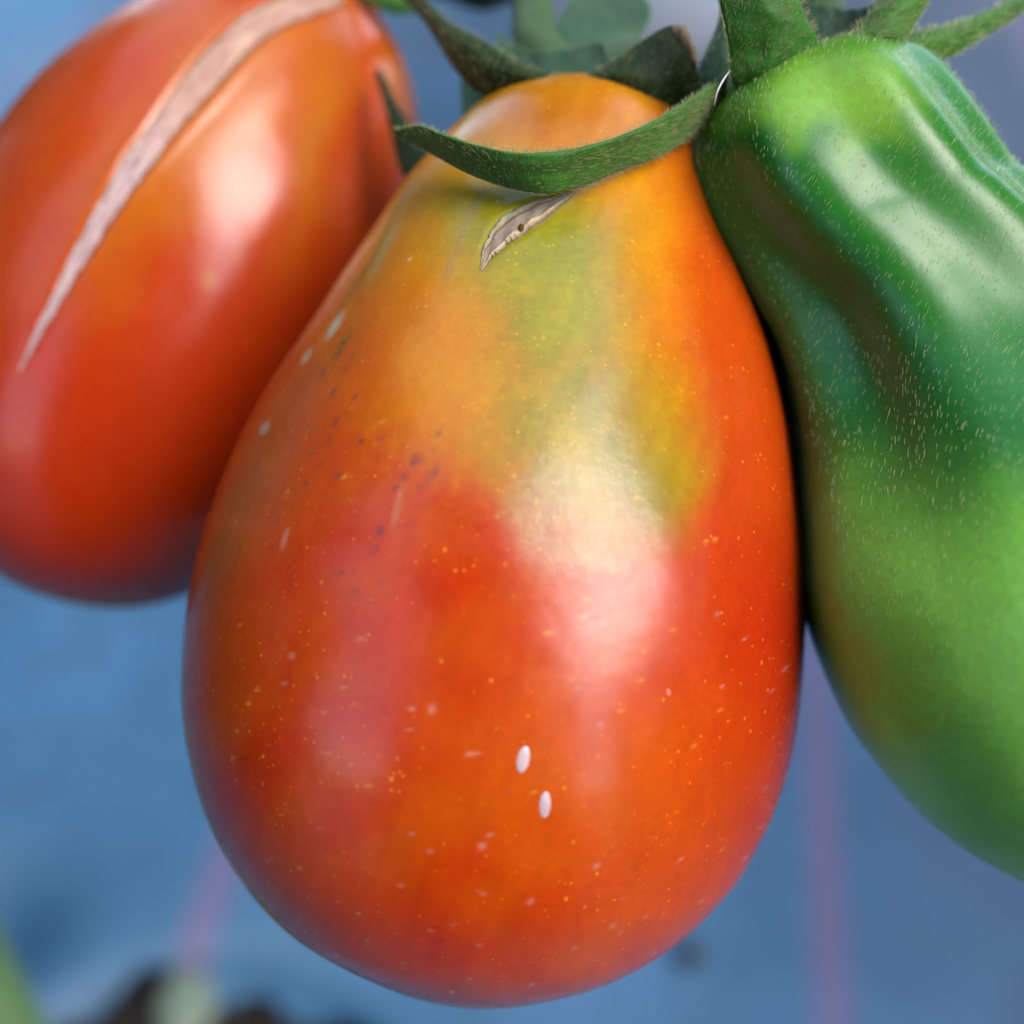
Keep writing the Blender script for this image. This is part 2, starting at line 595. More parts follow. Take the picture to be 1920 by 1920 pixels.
def hairs(name, pts, nrm, parent, mat, length=(0.00035, 0.0006), radius=0.000018, lean=None, lean_amt=0.9, spread=0.35, nw=0.75):
    n = len(pts)
    if lean is None:
        lean = Rv * 0.5 + Uv * 0.85
    dirs = nrm * nw + lean[None] * lean_amt + rng.normal(size=(n, 3)) * spread
    dirs /= np.linalg.norm(dirs, axis=1)[:, None]
    L = rng.uniform(*length, n)[:, None]
    a = np.cross(dirs, Fv[None] + rng.normal(size=(n, 3)) * 0.01); a /= np.linalg.norm(a, axis=1)[:, None]
    b = np.cross(dirs, a)
    V = np.zeros((n, 7, 3))
    bend = -nrm * L * 0.12
    for k in range(3):
        t = 2 * math.pi * k / 3
        o = a * math.cos(t) + b * math.sin(t)
        V[:, k] = pts + o * radius
        V[:, 3 + k] = pts + dirs * L * 0.6 + o * radius * 0.8
    V[:, 6] = pts + dirs * L + bend
    V[:, 6] = V[:, 6]
    F = []
    for k in range(3):
        k2 = (k + 1) % 3
        F += [(k, k2, 3 + k2), (k, 3 + k2, 3 + k), (3 + k, 3 + k2, 6)]
    F = (np.array(F)[None] + (np.arange(n) * 7)[:, None, None]).reshape(-1, 3)
    o = mesh_obj(name, V.reshape(-1, 3), F, mat, parent)
    o['kind'] = 'stuff'
    return o


def sample_mesh(V, F, n, accept=None):
    a, b, c = V[F[:, 0]], V[F[:, 1]], V[F[:, 2]]
    d = V[F[:, 3]]
    nr = np.cross(c - a, d - b)
    ar = np.linalg.norm(nr, axis=1) + 1e-20
    idx = rng.choice(len(F), n, p=ar / ar.sum())
    u, v = rng.random(n)[:, None], rng.random(n)[:, None]
    p = (a[idx] * (1 - u) + b[idx] * u) * (1 - v) + (d[idx] * (1 - u) + c[idx] * u) * v
    nn = nr[idx] / ar[idx][:, None]
    return p, nn


def sink(V, F, n_rows, n_ring, centre, widths, depth, lip):
    """press the skin in along a scar and raise a slight lip beside it"""
    cw = spline([(*c, w) for c, w in zip(centre, widths)], 160)
    u, v, z = to_px(V)
    axis = V.reshape(n_rows, n_ring, 3).mean(1)
    x0, x1, y0, y1 = cw[:, 0].min() - 60, cw[:, 0].max() + 60, cw[:, 1].min() - 60, cw[:, 1].max() + 60
    row = np.arange(len(V)) // n_ring
    out = V - axis[row]; out /= np.linalg.norm(out, axis=1)[:, None] + 1e-12
    idx = np.where((u > x0) & (u < x1) & (v > y0) & (v < y1) & ((out @ Fv) < 0.2))[0]
    d = np.hypot(u[idx, None] - cw[None, :, 0], v[idx, None] - cw[None, :, 1])
    k = d.argmin(1); dd = d[np.arange(len(idx)), k] / (cw[k, 2] + 1.5)
    s_ = np.minimum(1, cw[k, 2] / (0.5 * cw[:, 2].max()))
    disp = -depth * s_ * (1 - sstep(0.75, 1.15, dd)) + lip * s_ * np.exp(-((dd - 1.35) / 0.28) ** 2)
    V = V.copy()
    V[idx] += out[idx] * disp[:, None]
    return V


# ---- centre tomato: ripening, red with a green patch
OUT_C = [(1035, 163), (960, 178), (905, 202), (868, 230), (838, 260), (800, 300), (758, 350), (722, 400), (690, 450), (655, 500),
         (622, 550), (590, 600), (555, 650), (520, 700), (488, 750), (460, 800), (436, 850), (414, 900), (396, 950), (378, 1000),
         (355, 1100), (344, 1200), (343, 1300), (358, 1400), (388, 1500), (440, 1600), (520, 1700), (650, 1795), (730, 1840),
         (820, 1872), (920, 1886), (1015, 1872), (1105, 1840), (1195, 1800), (1270, 1750), (1325, 1700), (1370, 1650), (1405, 1600),
         (1455, 1500), (1487, 1400), (1504, 1300), (1511, 1200), (1512, 1100), (1507, 1000), (1495, 900), (1480, 800), (1458, 700),
         (1432, 600), (1400, 500), (1368, 400), (1335, 310), (1300, 250), (1250, 205), (1190, 175), (1110, 162)]
Z_C = 0.0700
SPLIT_C = [(903, 507), (918, 470), (950, 432), (995, 402), (1035, 382), (1075, 362)]
SPLIT_W = [2, 14, 24, 22, 13, 3]
SCAR_C = [(640, -8), (570, 8), (490, 42), (430, 92), (370, 160), (308, 238), (248, 318), (197, 398), (150, 478), (108, 556), (68, 632), (38, 694)]
SCAR_W = [18, 27, 30, 32, 31, 26, 24, 20, 17, 12, 7, 2]
OUT_C = [(x, y - max(0, y - 1300) / 586 * 26) for x, y in OUT_C]
VC, FC = fruit_shape(OUT_C, (1060, 163), (920, 1860), lambda t: Z_C + 0.0010 * (1 - t), 640, 560)
VC = sink(VC, FC, 640, 560, SPLIT_C, SPLIT_W, 0.00014, 0.00004)


def pigment_centre(V):
    u, v, zz = to_px(V)
    nz = wav(u / 100, v / 100, 0, seed=21, octaves=3, scale=0.55)
    nz2 = wav(u / 100, v / 100, 0, seed=22, octaves=4, scale=1.6)
    stk = wav((u + 0.35 * v) / 100, (v - 0.3 * u) / 420, 0, seed=24, octaves=4, scale=2.2)
    uw = u + 14 * nz + 6 * nz2; vw = v + 14 * wav(u / 100, v / 100, 0, seed=23, octaves=3, scale=0.5)
    red = np.array([0.57, 0.036, 0.002]); deep = np.array([0.46, 0.018, 0.003])
    orange = np.array([0.68, 0.14, 0.004]); amber = np.array([0.72, 0.30, 0.004])
    yellow = np.array([0.52, 0.42, 0.02]); olive = np.array([0.36, 0.27, 0.006]); green = np.array([0.26, 0.27, 0.02])
    cream = np.array([0.60, 0.46, 0.26])
    c = np.tile(red, (len(u), 1))
    c = mixc(c, np.array([0.60, 0.070, 0.002]), 0.5 + 0.5 * nz)
    c = mixc(c, deep, 0.7 * blob(uw, vw, 1480, 1000, 170, 900, 0, 0.6))
    c = mixc(c, orange, 0.40 * blob(uw, vw, 1110, 1480, 240, 230, 0, 0.9))
        # upper orange shoulder
    c = mixc(c, orange, 0.95 * (1 - sstep(330, 800, vw + 0.10 * (uw - 900))))
    c = mixc(c, orange, 0.8 * blob(uw, vw, 1330, 430, 80, 420, -10, 0.7) * 0.7)
    c = mixc(c, amber, 0.9 * (1 - sstep(250, 560, vw + 0.0 * uw)) * (1 - 0.75 * sstep(1200, 1330, uw)))
    c = mixc(c, np.array([0.55, 0.16, 0.002]), 0.9 * blob(uw, vw, 1060, 210, 120, 60, 0, 0.9))
    # amber tongue, centre left
    c = mixc(c, amber, 0.95 * blob(uw, vw, 870, 650, 160, 190, -20, 0.6))
    c = mixc(c, orange, 0.45 * blob(uw, vw, 850, 740, 180, 190, 0, 0.8))
    c = mixc(c, amber, 0.7 * blob(uw, vw, 1230, 400, 90, 130, -10, 0.8))
    c = mixc(c, amber, 0.8 * blob(uw, vw, 820, 360, 90, 110, 20, 0.7))
    # green-yellow collar under the sepal and the green patch
    c = mixc(c, olive, 0.85 * blob(uw, vw, 900, 420, 120, 110, 0, 0.7))
    c = mixc(c, olive, 0.55 * blob(uw, vw, 735, 430, 22, 130, 24, 0.7))
    c = mixc(c, green, 0.9 * blob(uw, vw, 1020, 480, 150, 140, -10, 0.6))
    c = mixc(c, green, 0.85 * blob(uw, vw, 1060, 620, 130, 150, -8, 0.6))
    c = mixc(c, olive, 0.9 * blob(uw, vw, 1130, 800, 200, 150, 60, 0.55))
    c = mixc(c, np.array([0.24, 0.20, 0.002]), 1.0 * blob(uw, vw, 1185, 820, 85, 185, -16, 0.5))
    c = mixc(c, olive, 0.75 * blob(uw, vw, 1010, 800, 110, 170, -20, 0.7))
    c = mixc(c, amber, 0.5 * blob(uw, vw, 1210, 650, 70, 240, -12, 0.8))
    c = mixc(c, yellow, 0.95 * blob(uw + 12 * nz2, vw + 14 * nz2, 955, 525, 40, 34, -40, 0.6))
    c = mixc(c, yellow, 0.6 * blob(uw + 30 * nz2, vw, 1060, 590, 50, 60, 0, 0.9))
    # pale roughened skin below the patch, with a ragged lower edge
    rag = 14 * wav(u / 100, v / 100, 0, seed=31, octaves=3, scale=4.0)
    c = mixc(c, cream, 0.55 * blob(u + rag, v + rag * 1.2, 1065, 960, 110, 105, -35, 0.40) * (0.8 + 0.2 * nz2))
    c = mixc(c, np.array([0.45, 0.30, 0.10]), 0.5 * blob(u + rag, v + rag, 1100, 1045, 60, 14, 20, 0.6))
    # bronze blush on the left flank
    c = mixc(c, np.array([0.46, 0.12, 0.008]), 0.6 * blob(uw, vw, 560, 760, 60, 330, 28, 0.8))
    c = mixc(c, np.array([0.46, 0.12, 0.008]), 0.5 * blob(uw, vw, 440, 950, 40, 150, 20, 0.8))
    lum = 1 + 0.05 * stk[:, None] * np.array([1.0, 1.8, 1.2])[None]
    c = c * lum
    c = mixc(c, olive, 0.28 * blob(uw, vw, 1010, 650, 260, 300, -10, 0.8) * sstep(0.0, 0.5, nz2 + stk * 0.4))
    c = mixc(c, amber, 0.30 * blob(uw, vw, 900, 560, 300, 330, 0, 0.8) * sstep(0.05, 0.5, -nz2 + stk * 0.4))
    c = mixc(c, np.array([0.74, 0.27, 0.002]), 0.55 * blob(uw, vw, 740, 470, 80, 240, 24, 0.8))
    c = mixc(c, np.array([0.76, 0.28, 0.002]), 0.55 * blob(uw, vw, 850, 650, 110, 170, -10, 0.7))
    c = mixc(c, (0.58, 0.065, 0.003), 0.85 * blob(uw, vw, 1400, 640, 75, 420, -17, 0.7))
    c = mixc(c, (0.58, 0.075, 0.003), 0.65 * blob(uw, vw, 610, 760, 75, 260, 28, 0.8))
    c = mixc(c, (0.40, 0.34, 0.010), 0.55 * blob(uw, vw, 900, 430, 75, 90, 20, 0.8))
    c = mixc(c, (0.33, 0.33, 0.012), 0.6 * blob(uw, vw, 1040, 500, 95, 150, -20, 0.7))
    # thin olive and mauve streaks of dry skin on the shoulder
    for (x, y, rx, ry, a, col, f) in [(893, 385, 8, 32, 22, (0.34, 0.24, 0.12), 0.5), (865, 440, 6, 40, 18, (0.36, 0.24, 0.12), 0.4),
                                      (843, 500, 6, 26, 18, (0.36, 0.22, 0.14), 0.4), (740, 400, 8, 70, 24, (0.2, 0.2, 0.03), 0.6),
                                      (770, 350, 9, 40, 24, (0.38, 0.33, 0.14), 0.6), (720, 470, 8, 60, 26, (0.36, 0.33, 0.12), 0.55),
                                      (690, 500, 5, 60, 28, (0.14, 0.12, 0.02), 0.5), (650, 560, 5, 60, 30, (0.18, 0.12, 0.02), 0.5),
                                      (627, 612, 7, 26, 32, (0.55, 0.48, 0.30), 0.95), (575, 668, 6, 16, 32, (0.5, 0.42, 0.25), 0.8),
                                      (496, 803, 7, 13, 30, (0.5, 0.42, 0.25), 0.8), (640, 650, 6, 30, 30, (0.12, 0.09, 0.03), 0.6),
                                      (535, 1010, 4, 20, 12, (0.62, 0.36, 0.24), 0.5), (745, 955, 5, 40, 8, (0.60, 0.25, 0.12), 0.5)]:
        c = mixc(c, col, f * blob(u, v, x, y, rx, ry, a, 0.6))
    # dark pin-pricks
    dk = [(645, 690, 3, 8), (660, 672, 3, 9), (625, 735, 3, 8), (632, 790, 3, 10), (621, 822, 3, 10), (685, 792, 3, 6), (676, 828, 4, 6),
          (712, 824, 4, 8), (779, 863, 9, 12), (820, 815, 3, 10), (820, 840, 4, 9), (811, 888, 6, 14), (793, 910, 5, 12), (797, 948, 4, 10),
          (760, 893, 3, 8), (633, 892, 5, 9), (627, 910, 3, 7), (713, 995, 5, 11), (738, 1000, 3, 7), (701, 1031, 3, 9), (667, 1066, 3, 7),
          (661, 1100, 3, 8), (662, 1113, 4, 8), (641, 1074, 3, 5), (712, 1094, 3, 5), (524, 975, 3, 5), (740, 915, 3, 7), (575, 905, 3, 6),
          (604, 870, 3, 6), (584, 800, 3, 5), (666, 745, 3, 6), (606, 700, 4, 12), (700, 868, 2, 4), (585, 850, 3, 4)]
    for (x, y, rx, ry) in dk:
        c = mixc(c, (0.14, 0.04, 0.05), 0.7 * blob(u, v, x, y, rx * 0.9, ry, 24, 0.7))
    # loose golden and pale flecks placed one by one
    for _ in range(110):
        x = rng.uniform(400, 1480); y = rng.uniform(1150, 1850)
        c = mixc(c, (0.72, 0.45, 0.34), 0.30 * blob(u, v, x, y, rng.uniform(1.2, 2.4), rng.uniform(4, 10), rng.uniform(15, 45), 0.6))
    for _ in range(55):
        x = rng.uniform(400, 1400); y = rng.uniform(760, 1700); r = rng.uniform(1.6, 3.2)
        c = mixc(c, (0.80, 0.34, 0.03), 0.7 * blob(u, v, x, y, r, r * 1.4, 30, 0.6))
    gold = 0.3 + 0.6 * blob(u, v, 960, 640, 220, 380, -10, 0.8) + 0.35 * blob(u, v, 500, 1150, 160, 420, 8, 0.9)
    scr = 0.06 + 0.2 * sstep(1200, 1700, v)
    rgh = 0.9 * blob(u + rag, v + rag, 1040, 920, 140, 190, -25, 0.5) + 0.3 * blob(u, v, 560, 880, 90, 300, 25, 0.8)
    return c * ALB, np.stack([gold, scr, rgh], 1)


GROUP = 'pear-shaped tomatoes hanging on the truss'
cen = empty('pear_tomato', P(1060, 163, Z_C),
            'ripening red-orange pear tomato with a yellow-green patch, between the fully red and green ones', 'tomato', GROUP)
pc, mk = pigment_centre(VC)
mesh_obj('fruit_body', VC, FC, M_RED, cen, colors={'pigment': pc, 'marks': mk})
bvhC = bvh_of(VC, FC)

# split scar with raised lips
def h_split(u, s):
    e = math.sin(math.pi * min(max(u, 0), 1)) ** 0.5
    lip = math.exp(-((s - 0.66) / 0.20) ** 2) + 0.7 * math.exp(-((s + 0.80) / 0.18) ** 2)
    return e * (0.00012 * lip + 0.00003 * math.sin(u * 31 + s * 4)) + 0.00004 - 0.00005 * (abs(s) > 0.97)
Vs, Fs, US = patch_on(bvhC, SPLIT_C, SPLIT_W, h_split, 90, 31)
u_, s_ = US[:, 0], US[:, 1]
col = np.tile([0.34, 0.25, 0.16], (len(u_), 1))
col = mixc(col, (0.25, 0.19, 0.16), blob(s_, u_, 0.1, 0.35, 0.3, 0.2, 0, 0.9))
col = mixc(col, (0.24, 0.20, 0.16), blob(s_, u_, 0.0, 0.75, 0.4, 0.2, 0, 0.9))
hi = 1 - sstep(0.0, 0.25, np.abs(s_ - 0.62)); lo = 1 - sstep(0.0, 0.28, np.abs(s_ + 0.80)); dkl = 1 - sstep(0.0, 0.14, np.abs(s_ + 0.42))
rimd = sstep(0.88, 1.0, np.abs(s_))
col = mixc(col, (0.56, 0.44, 0.26), hi); col = mixc(col, (0.28, 0.30, 0.17), lo * (1 - sstep(0.75, 0.95, u_)) * sstep(0.1, 0.3, u_))
col = mixc(col, (0.07, 0.045, 0.02), 0.85 * dkl); col = mixc(col, (0.07, 0.045, 0.02), 0.8 * rimd)
mesh_obj('scar', Vs, Fs, M_CURD, cen, colors={'pigment': col})
bvS = bvh_of(Vs, Fs)
def nub(name, px, py, rx, ry, ang, high, mat, parent, bvh, colr=None, n=10):
    V = []
    a = math.radians(ang)
    for i in range(n + 1):
        r = math.sin(i / n * math.pi / 2)
        for k in range(20):
            t = 2 * math.pi * k / 20
            x, y = math.cos(t) * rx * r, math.sin(t) * ry * r
            q = (px + x * math.cos(a) - y * math.sin(a), py + x * math.sin(a) + y * math.cos(a))
            h, nn = on_surface(bvh, *q)
            V.append(h + nn * (high * math.cos(i / n * math.pi / 2) - 0.00002))
    V = np.array(V)
    return mesh_obj(name, V, grid_faces(n + 1, 20, wrap=True), mat, parent, colors={'pigment': np.tile(colr, (len(V), 1))} if colr is not None else None)
nub('brown_speck', 977, 427, 6, 8, 20, 0.00012, M_CURD, cen, bvS, (0.10, 0.045, 0.006))
M_FLECK = vcol_material('white_fleck', 0.25, 0.00002, 2500, 0.6)
o = nub('pale_fleck', 981, 1424, 12, 26, 12, 0.00008, M_FLECK, cen, bvhC, (0.55, 0.38, 0.40)); o['label'] = 'upper of the two white oval flecks low on the fruit'
o = nub('pale_fleck', 1022, 1509, 11, 25, 4, 0.00008, M_FLECK, cen, bvhC, (0.52, 0.37, 0.38)); o['label'] = 'lower of the two white oval flecks low on the fruit'

# ---- left tomato: fully red with a long corky scar
OUT_L = [(470, -72), (560, -78), (640, -48), (695, 8), (726, 55), (760, 120), (781, 192), (787, 260), (785, 370), (765, 500), (722, 640),
         (660, 780), (580, 910), (490, 1020), (400, 1095), (310, 1130), (220, 1140), (110, 1122), (0, 1065), (-72, 975), (-112, 860),
         (-120, 720), (-96, 570), (-50, 420), (0, 307), (85, 192), (171, 111), (256, 47), (308, 8), (380, -36)]
Z_L = 0.0900
VL, FL = fruit_shape(OUT_L, (600, -70), (190, 1140), lambda t: Z_L + 0.0 * t, 520, 460)
VL = sink(VL, FL, 520, 460, SCAR_C, SCAR_W, 0.00035, 0.00010)
u, v, _ = to_px(VL)
nz = wav(u / 100, v / 100, 0, seed=41, octaves=3, scale=0.4)
uw, vw = u + 30 * nz, v + 30 * wav(u / 100, v / 100, 0, seed=42, octaves=2, scale=0.5)
pl = np.tile([0.56, 0.034, 0.002], (len(u), 1))
pl = mixc(pl, (0.56, 0.075, 0.006), 0.8 * (1 - sstep(350, 900, vw + 0.2 * uw)))
pl = mixc(pl, (0.60, 0.17, 0.006), 0.9 * blob(uw, vw, 400, 200, 90, 330, 38, 0.9))
pl = mixc(pl, (0.55, 0.20, 0.01), 0.6 * blob(uw, vw, 600, 250, 50, 190, 12, 0.9))
pl = mixc(pl, (0.55, 0.16, 0.01), 0.7 * blob(uw, vw, 745, 150, 30, 150, -10, 0.9))
pl = mixc(pl, (0.6, 0.22, 0.02), 0.7 * blob(u, v, 393, 525, 12, 17, 0, 0.8))
pl = mixc(pl, (0.60, 0.15, 0.006), 0.5 * blob(uw, vw, 330, 20, 60, 60, 0, 0.9))
GROUP_L = GROUP
lef = empty('pear_tomato', P(600, -70, Z_L), 'fully red tomato with a long pale brown scar running down its side', 'tomato', GROUP)
mesh_obj('fruit_body', VL, FL, M_RED_L, lef, colors={'pigment': pl * ALB, 'marks': np.tile([0.06, 0.1, 0.0], (len(u), 1))})
bvhL = bvh_of(VL, FL)
def h_scar(u, s):
    e = min(1, u / 0.12) * min(1, (1 - u) / 0.2)
    rag = math.sin(s * 7 + u * 41) + math.sin(s * 13 - u * 83) * 0.6 + math.sin(u * 150 + s * 3) * 0.4
    return 0.00010 * (1 - s * s) * e + 0.00004 + 0.000035 * e * rag * (1 - abs(s))
Vs, Fs, US = patch_on(bvhL, SCAR_C, SCAR_W, h_scar, 200, 31)
u_, s_ = US[:, 0], US[:, 1]
w_ = wav(u_ * 9, s_ * 1.0, 0, seed=51, octaves=3, scale=1.0)
col = np.tile([0.48, 0.31, 0.22], (len(u_), 1))
col = mixc(col, (0.40, 0.21, 0.16), 0.5 + 0.5 * w_)
col = mixc(col, (0.50, 0.36, 0.36), 0.8 * sstep(0.35, 0.6, u_))
col = mixc(col, (0.20, 0.10, 0.06), 0.55 * sstep(0.45, 0.8, wav(u_ * 60, s_ * 1.2, 0, seed=57, octaves=2, scale=1.0)))
col = mixc(col, (0.09, 0.04, 0.015), 0.9 * sstep(0.78, 0.98, np.abs(s_) + 0.08 * wav(u_ * 30, s_, 0, seed=54, octaves=2, scale=1.0)))
mesh_obj('scar', Vs, Fs, M_SCAR, lef, colors={'pigment': col})

# ---- right tomato: green, ribbed neck, hairy
OUT_G = [(1299, 300), (1305, 350), (1330, 430), (1375, 510), (1410, 580), (1438, 640), (1458, 720), (1476, 830), (1486, 900), (1494, 1000),
         (1501, 1100), (1524, 1200), (1560, 1290), (1600, 1370), (1650, 1440), (1720, 1520), (1790, 1580), (1860, 1622), (1930, 1655),
         (2050, 1690), (2200, 1680), (2350, 1600), (2450, 1450), (2490, 1250), (2460, 1050), (2360, 850), (2220, 660), (2060, 490),
         (1914, 355), (1864, 312), (1793, 213), (1736, 142), (1690, 108), (1620, 92), (1540, 105), (1430, 140), (1345, 190), (1312, 240)]
Z_G = 0.0665
RIDGES = [(126, 22), (78, 19), (34, 17), (172, 20), (215, 20), (260, 20), (305, 20), (350, 18)]
def rib_g(th, t):
    deg = (np.degrees(th)) % 360
    tw = -16 * sstep(0.03, 0.42, np.array(t)) + 6 * sstep(0.5, 1, np.array(t))
    amp = 0.10 * float(sstep(0.0, 0.07, np.array(t))) * (1 - float(sstep(0.22, 0.75, np.array(t))))
    m = 0.5 + 0.5 * np.cos(np.radians(deg - 124 - tw) * 7)
    m = m + 0.5 * np.exp(-((deg - 128) / 20) ** 2) * np.exp(-((t - 0.13) / 0.09) ** 2)
    dent = 0.13 * np.exp(-((deg - 143) / 24) ** 2) * np.exp(-((t - 0.33) / 0.11) ** 2)
    return 1 - dent + amp * (m - 0.6) + 0.012 * np.sin(3 * th + 5 * t)
VG, FG = fruit_shape(OUT_G, (1530, 95), (2130, 1690), lambda t: Z_G - 0.0009 - 0.0016 * sstep(0.0, 0.8, t), 520, 480, rib=rib_g,
                     depth_scale=lambda t: 1.02 + 0.12 * float(sstep(0.42, 0.62, np.array(t))) - 0.22 * math.exp(-((t - 0.34) / 0.13) ** 2))
u, v, _ = to_px(VG)
nz = wav(u / 100, v / 100, 0, seed=61, octaves=3, scale=0.45)
uw, vw = u + 35 * nz, v + 35 * wav(u / 100, v / 100, 0, seed=62, octaves=3, scale=0.4)
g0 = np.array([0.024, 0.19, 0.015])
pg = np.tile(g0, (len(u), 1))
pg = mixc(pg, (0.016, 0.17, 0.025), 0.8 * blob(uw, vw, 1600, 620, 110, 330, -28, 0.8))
pg = mixc(pg, (0.36, 0.86, 0.10), 0.95 * sstep(780, 1150, vw))  # paler belly, colour raised further to stand for light through the flesh
pg = mixc(pg, (0.17, 0.55, 0.05), 0.85 * blob(uw, vw, 1740, 1330, 70, 260, -35, 0.9))
pg = mixc(pg, (0.15, 0.50, 0.04), 0.7 * blob(uw, vw, 1900, 1560, 200, 70, 35, 0.9))
pg = mixc(pg, (0.22, 0.46, 0.03), 0.9 * blob(uw, vw, 1600, 150, 110, 90, 20, 0.7))
pg = mixc(pg, (0.24, 0.52, 0.03), 0.8 * blob(uw, vw, 1480, 190, 130, 50, -12, 0.8))
pg = mixc(pg, (0.40, 0.42, 0.04), 0.7 * blob(uw, vw, 1565, 1200, 45, 260, -14, 0.9))  # warm edge of the belly: red neighbour's reflection painted into the skin
pg = mixc(pg, (0.12, 0.14, 0.03), 0.25 * blob(uw, vw, 1490, 740, 50, 190, -14, 0.9))  # brownish waist: the red fruit's reflection put into the colour
rig = empty('pear_tomato', P(1530, 95, Z_G), 'unripe green tomato with a ribbed neck and fine pale hairs', 'tomato', GROUP)
mesh_obj('fruit_body', VG, FG, M_GREEN, rig, colors={'pigment': pg * ALB, 'marks': np.tile([0.35, 0.0, 0.0], (len(u), 1))})
hp, hn = sample_mesh(VG, FG, 34000)
hn = hn * np.sign(((hp - P(1530, 95, Z_G)) * hn).sum(1))[:, None] * 1.0
cen_g = VG.reshape(520, 480, 3).mean(1)
# outward normals: away from the nearest axis point
k = np.argmin(((hp[:, None, :] - cen_g[None, ::20, :]) ** 2).sum(-1), axis=1)
sgn = np.sign(((hp - cen_g[::20][k]) * hn).sum(1)); hn = hn * sgn[:, None]
hu, hv, _ = to_px(hp)
keep = ((hn @ Fv) < 0.35) & (rng.random(len(hp)) < 0.28 + 0.42 * (1 - sstep(450, 1300, hv + 120 * wav(hu / 100, hv / 100, 0, seed=66, octaves=2, scale=0.5))))
hairs('hair', hp[keep], hn[keep], rig, M_HAIR, length=(0.00014, 0.00042), radius=0.0000105, lean_amt=1.3, spread=0.12)

# ------------------------------------------------------------------ sepals, pedicels and stems
def sepal(name, e1, e2, parent, mat, bulge=0.0008, thick=0.00030, n=70, m=15, n_hair=0, label=None, hair_mat=None, seed=0, ruffle=0.0, skew=1.0):
    """blade between two edge curves given as (px, py, distance); bulge pushes the midrib to the lens"""
    a = spline([P(*q) for q in e1], n); b = spline([P(*q) for q in e2], n)
    V = np.zeros((n, m, 3))
    s = np.linspace(0, 1, m)
    for j in range(m):
        V[:, j] = a * (1 - s[j]) + b * s[j]
    wdt = np.linalg.norm(a - b, axis=1)
    wmax = wdt.max()
    sq = s ** skew
    sh = (1 - np.abs(2 * sq - 1) ** 1.6)[None, :] * (np.minimum(1, wdt / (0.6 * wmax)))[:, None]
    tt = np.linspace(0, 1, n)[:, None]
    ruf = ruffle * np.sin(tt * 19 + seed) * (np.abs(2 * s - 1) ** 2)[None, :] + 0.00012 * wav(tt * 3 + seed, s[None, :] * 1.2, 0, seed=seed + 70, octaves=3, scale=1.5)
    V = V - (sh * bulge + ruf)[..., None] * Fv
    # thickness along the surface normal
    du = np.gradient(V, axis=0); dv = np.gradient(V, axis=1)
    nr = np.cross(du, dv); nr /= np.linalg.norm(nr, axis=2)[..., None] + 1e-12
    if (nr.reshape(-1, 3) @ Fv).mean() > 0: nr = -nr
    taper = (1 - 0.75 * np.abs(2 * s - 1) ** 3)[None, :, None]
    back = V - nr * thick * taper
    ring = np.concatenate([V, back[:, ::-1]], axis=1)
    F = grid_faces(n, 2 * m, wrap=True)
    Vr = ring.reshape(-1, 3)
    capA = [(k, k + 1, 2 * m - 2 - k, 2 * m - 1 - k) for k in range(m - 1)]
    off = (n - 1) * 2 * m
    capB = [(off + k + 1, off + k, off + 2 * m - 1 - k, off + 2 * m - 2 - k) for k in range(m - 1)]
    F = np.vstack([F, np.array(capA), np.array(capB)])
    o = mesh_obj(name, Vr, F, mat, parent)
    if label: o['label'] = label
    if n_hair:
        n_hair = int(n_hair * 0.6)
        p, nn = sample_mesh(V.reshape(-1, 3), grid_faces(n, m), n_hair)
        nn = np.where(((nn @ Fv) > 0)[:, None], -nn, nn)
        # fringe along both edges
        k = max(8, n_hair // 5)
        t = rng.integers(0, n, k); side = rng.integers(0, 2, k)
        pe = np.where(side[:, None] == 0, V[t, 0], V[t, -1]); out = np.where(side[:, None] == 0, a[t] - b[t], b[t] - a[t])
        out /= np.linalg.norm(out, axis=1)[:, None] + 1e-9
        pts = np.vstack([p, pe]); nrm = np.vstack([nn, out])
        h = hairs('hair', pts, nrm, parent, hair_mat or M_HAIR_S, length=(0.00018, 0.00046), radius=0.000013, lean_amt=1.2, spread=0.16, nw=1.3)
        h.parent = o
        h.matrix_parent_inverse = Matrix.Identity(4)
    return o


def tube(name, pts, radii, mat, parent=None, n=60, k=20, wob=0.03):
    c = spline([(*P(*q), r) for q, r in zip(pts, radii)], n)
    ce, r = c[:, :3], c[:, 3]
    tan = np.gradient(ce, axis=0); tan /= np.linalg.norm(tan, axis=1)[:, None]
    ref = np.array([0.3, 0.2, 0.93])
    V = np.zeros((n, k, 3))
    for i in range(n):
        a = np.cross(tan[i], ref); a /= np.linalg.norm(a); b = np.cross(tan[i], a)
        for j in range(k):
            t = 2 * math.pi * j / k
            rr = r[i] * (1 + wob * math.sin(5 * t + i * 0.05) + wob * math.sin(i * 0.4 + t))
            V[i, j] = ce[i] + a * math.cos(t) * rr + b * math.sin(t) * rr
    V = V.reshape(-1, 3)
    V = np.vstack([V, ce[0], ce[-1]])
    F = [tuple(f) for f in grid_faces(n, k, wrap=True)]
    q0, q1 = n * k, n * k + 1
    tri = []
    for j in range(k):
        j2 = (j + 1) % k
        tri.append((q0, j2, j, q0)); tri.append((q1, (n - 1) * k + j, (n - 1) * k + j2, q1))
    me = bpy.data.meshes.new(name)
    org = np.array(parent.location) if parent else V.mean(0)
    me.from_pydata([tuple(x) for x in V - org], [], F + [t[:3] for t in tri])
    me.update()
    me.polygons.foreach_set('use_smooth', np.ones(len(me.polygons), bool))
    me.materials.append(mat)
    o = bpy.data.objects.new(name, me)
    if parent: o.parent = parent
    else: o.location = Vector(org)
    COL.objects.link(o)
    return o


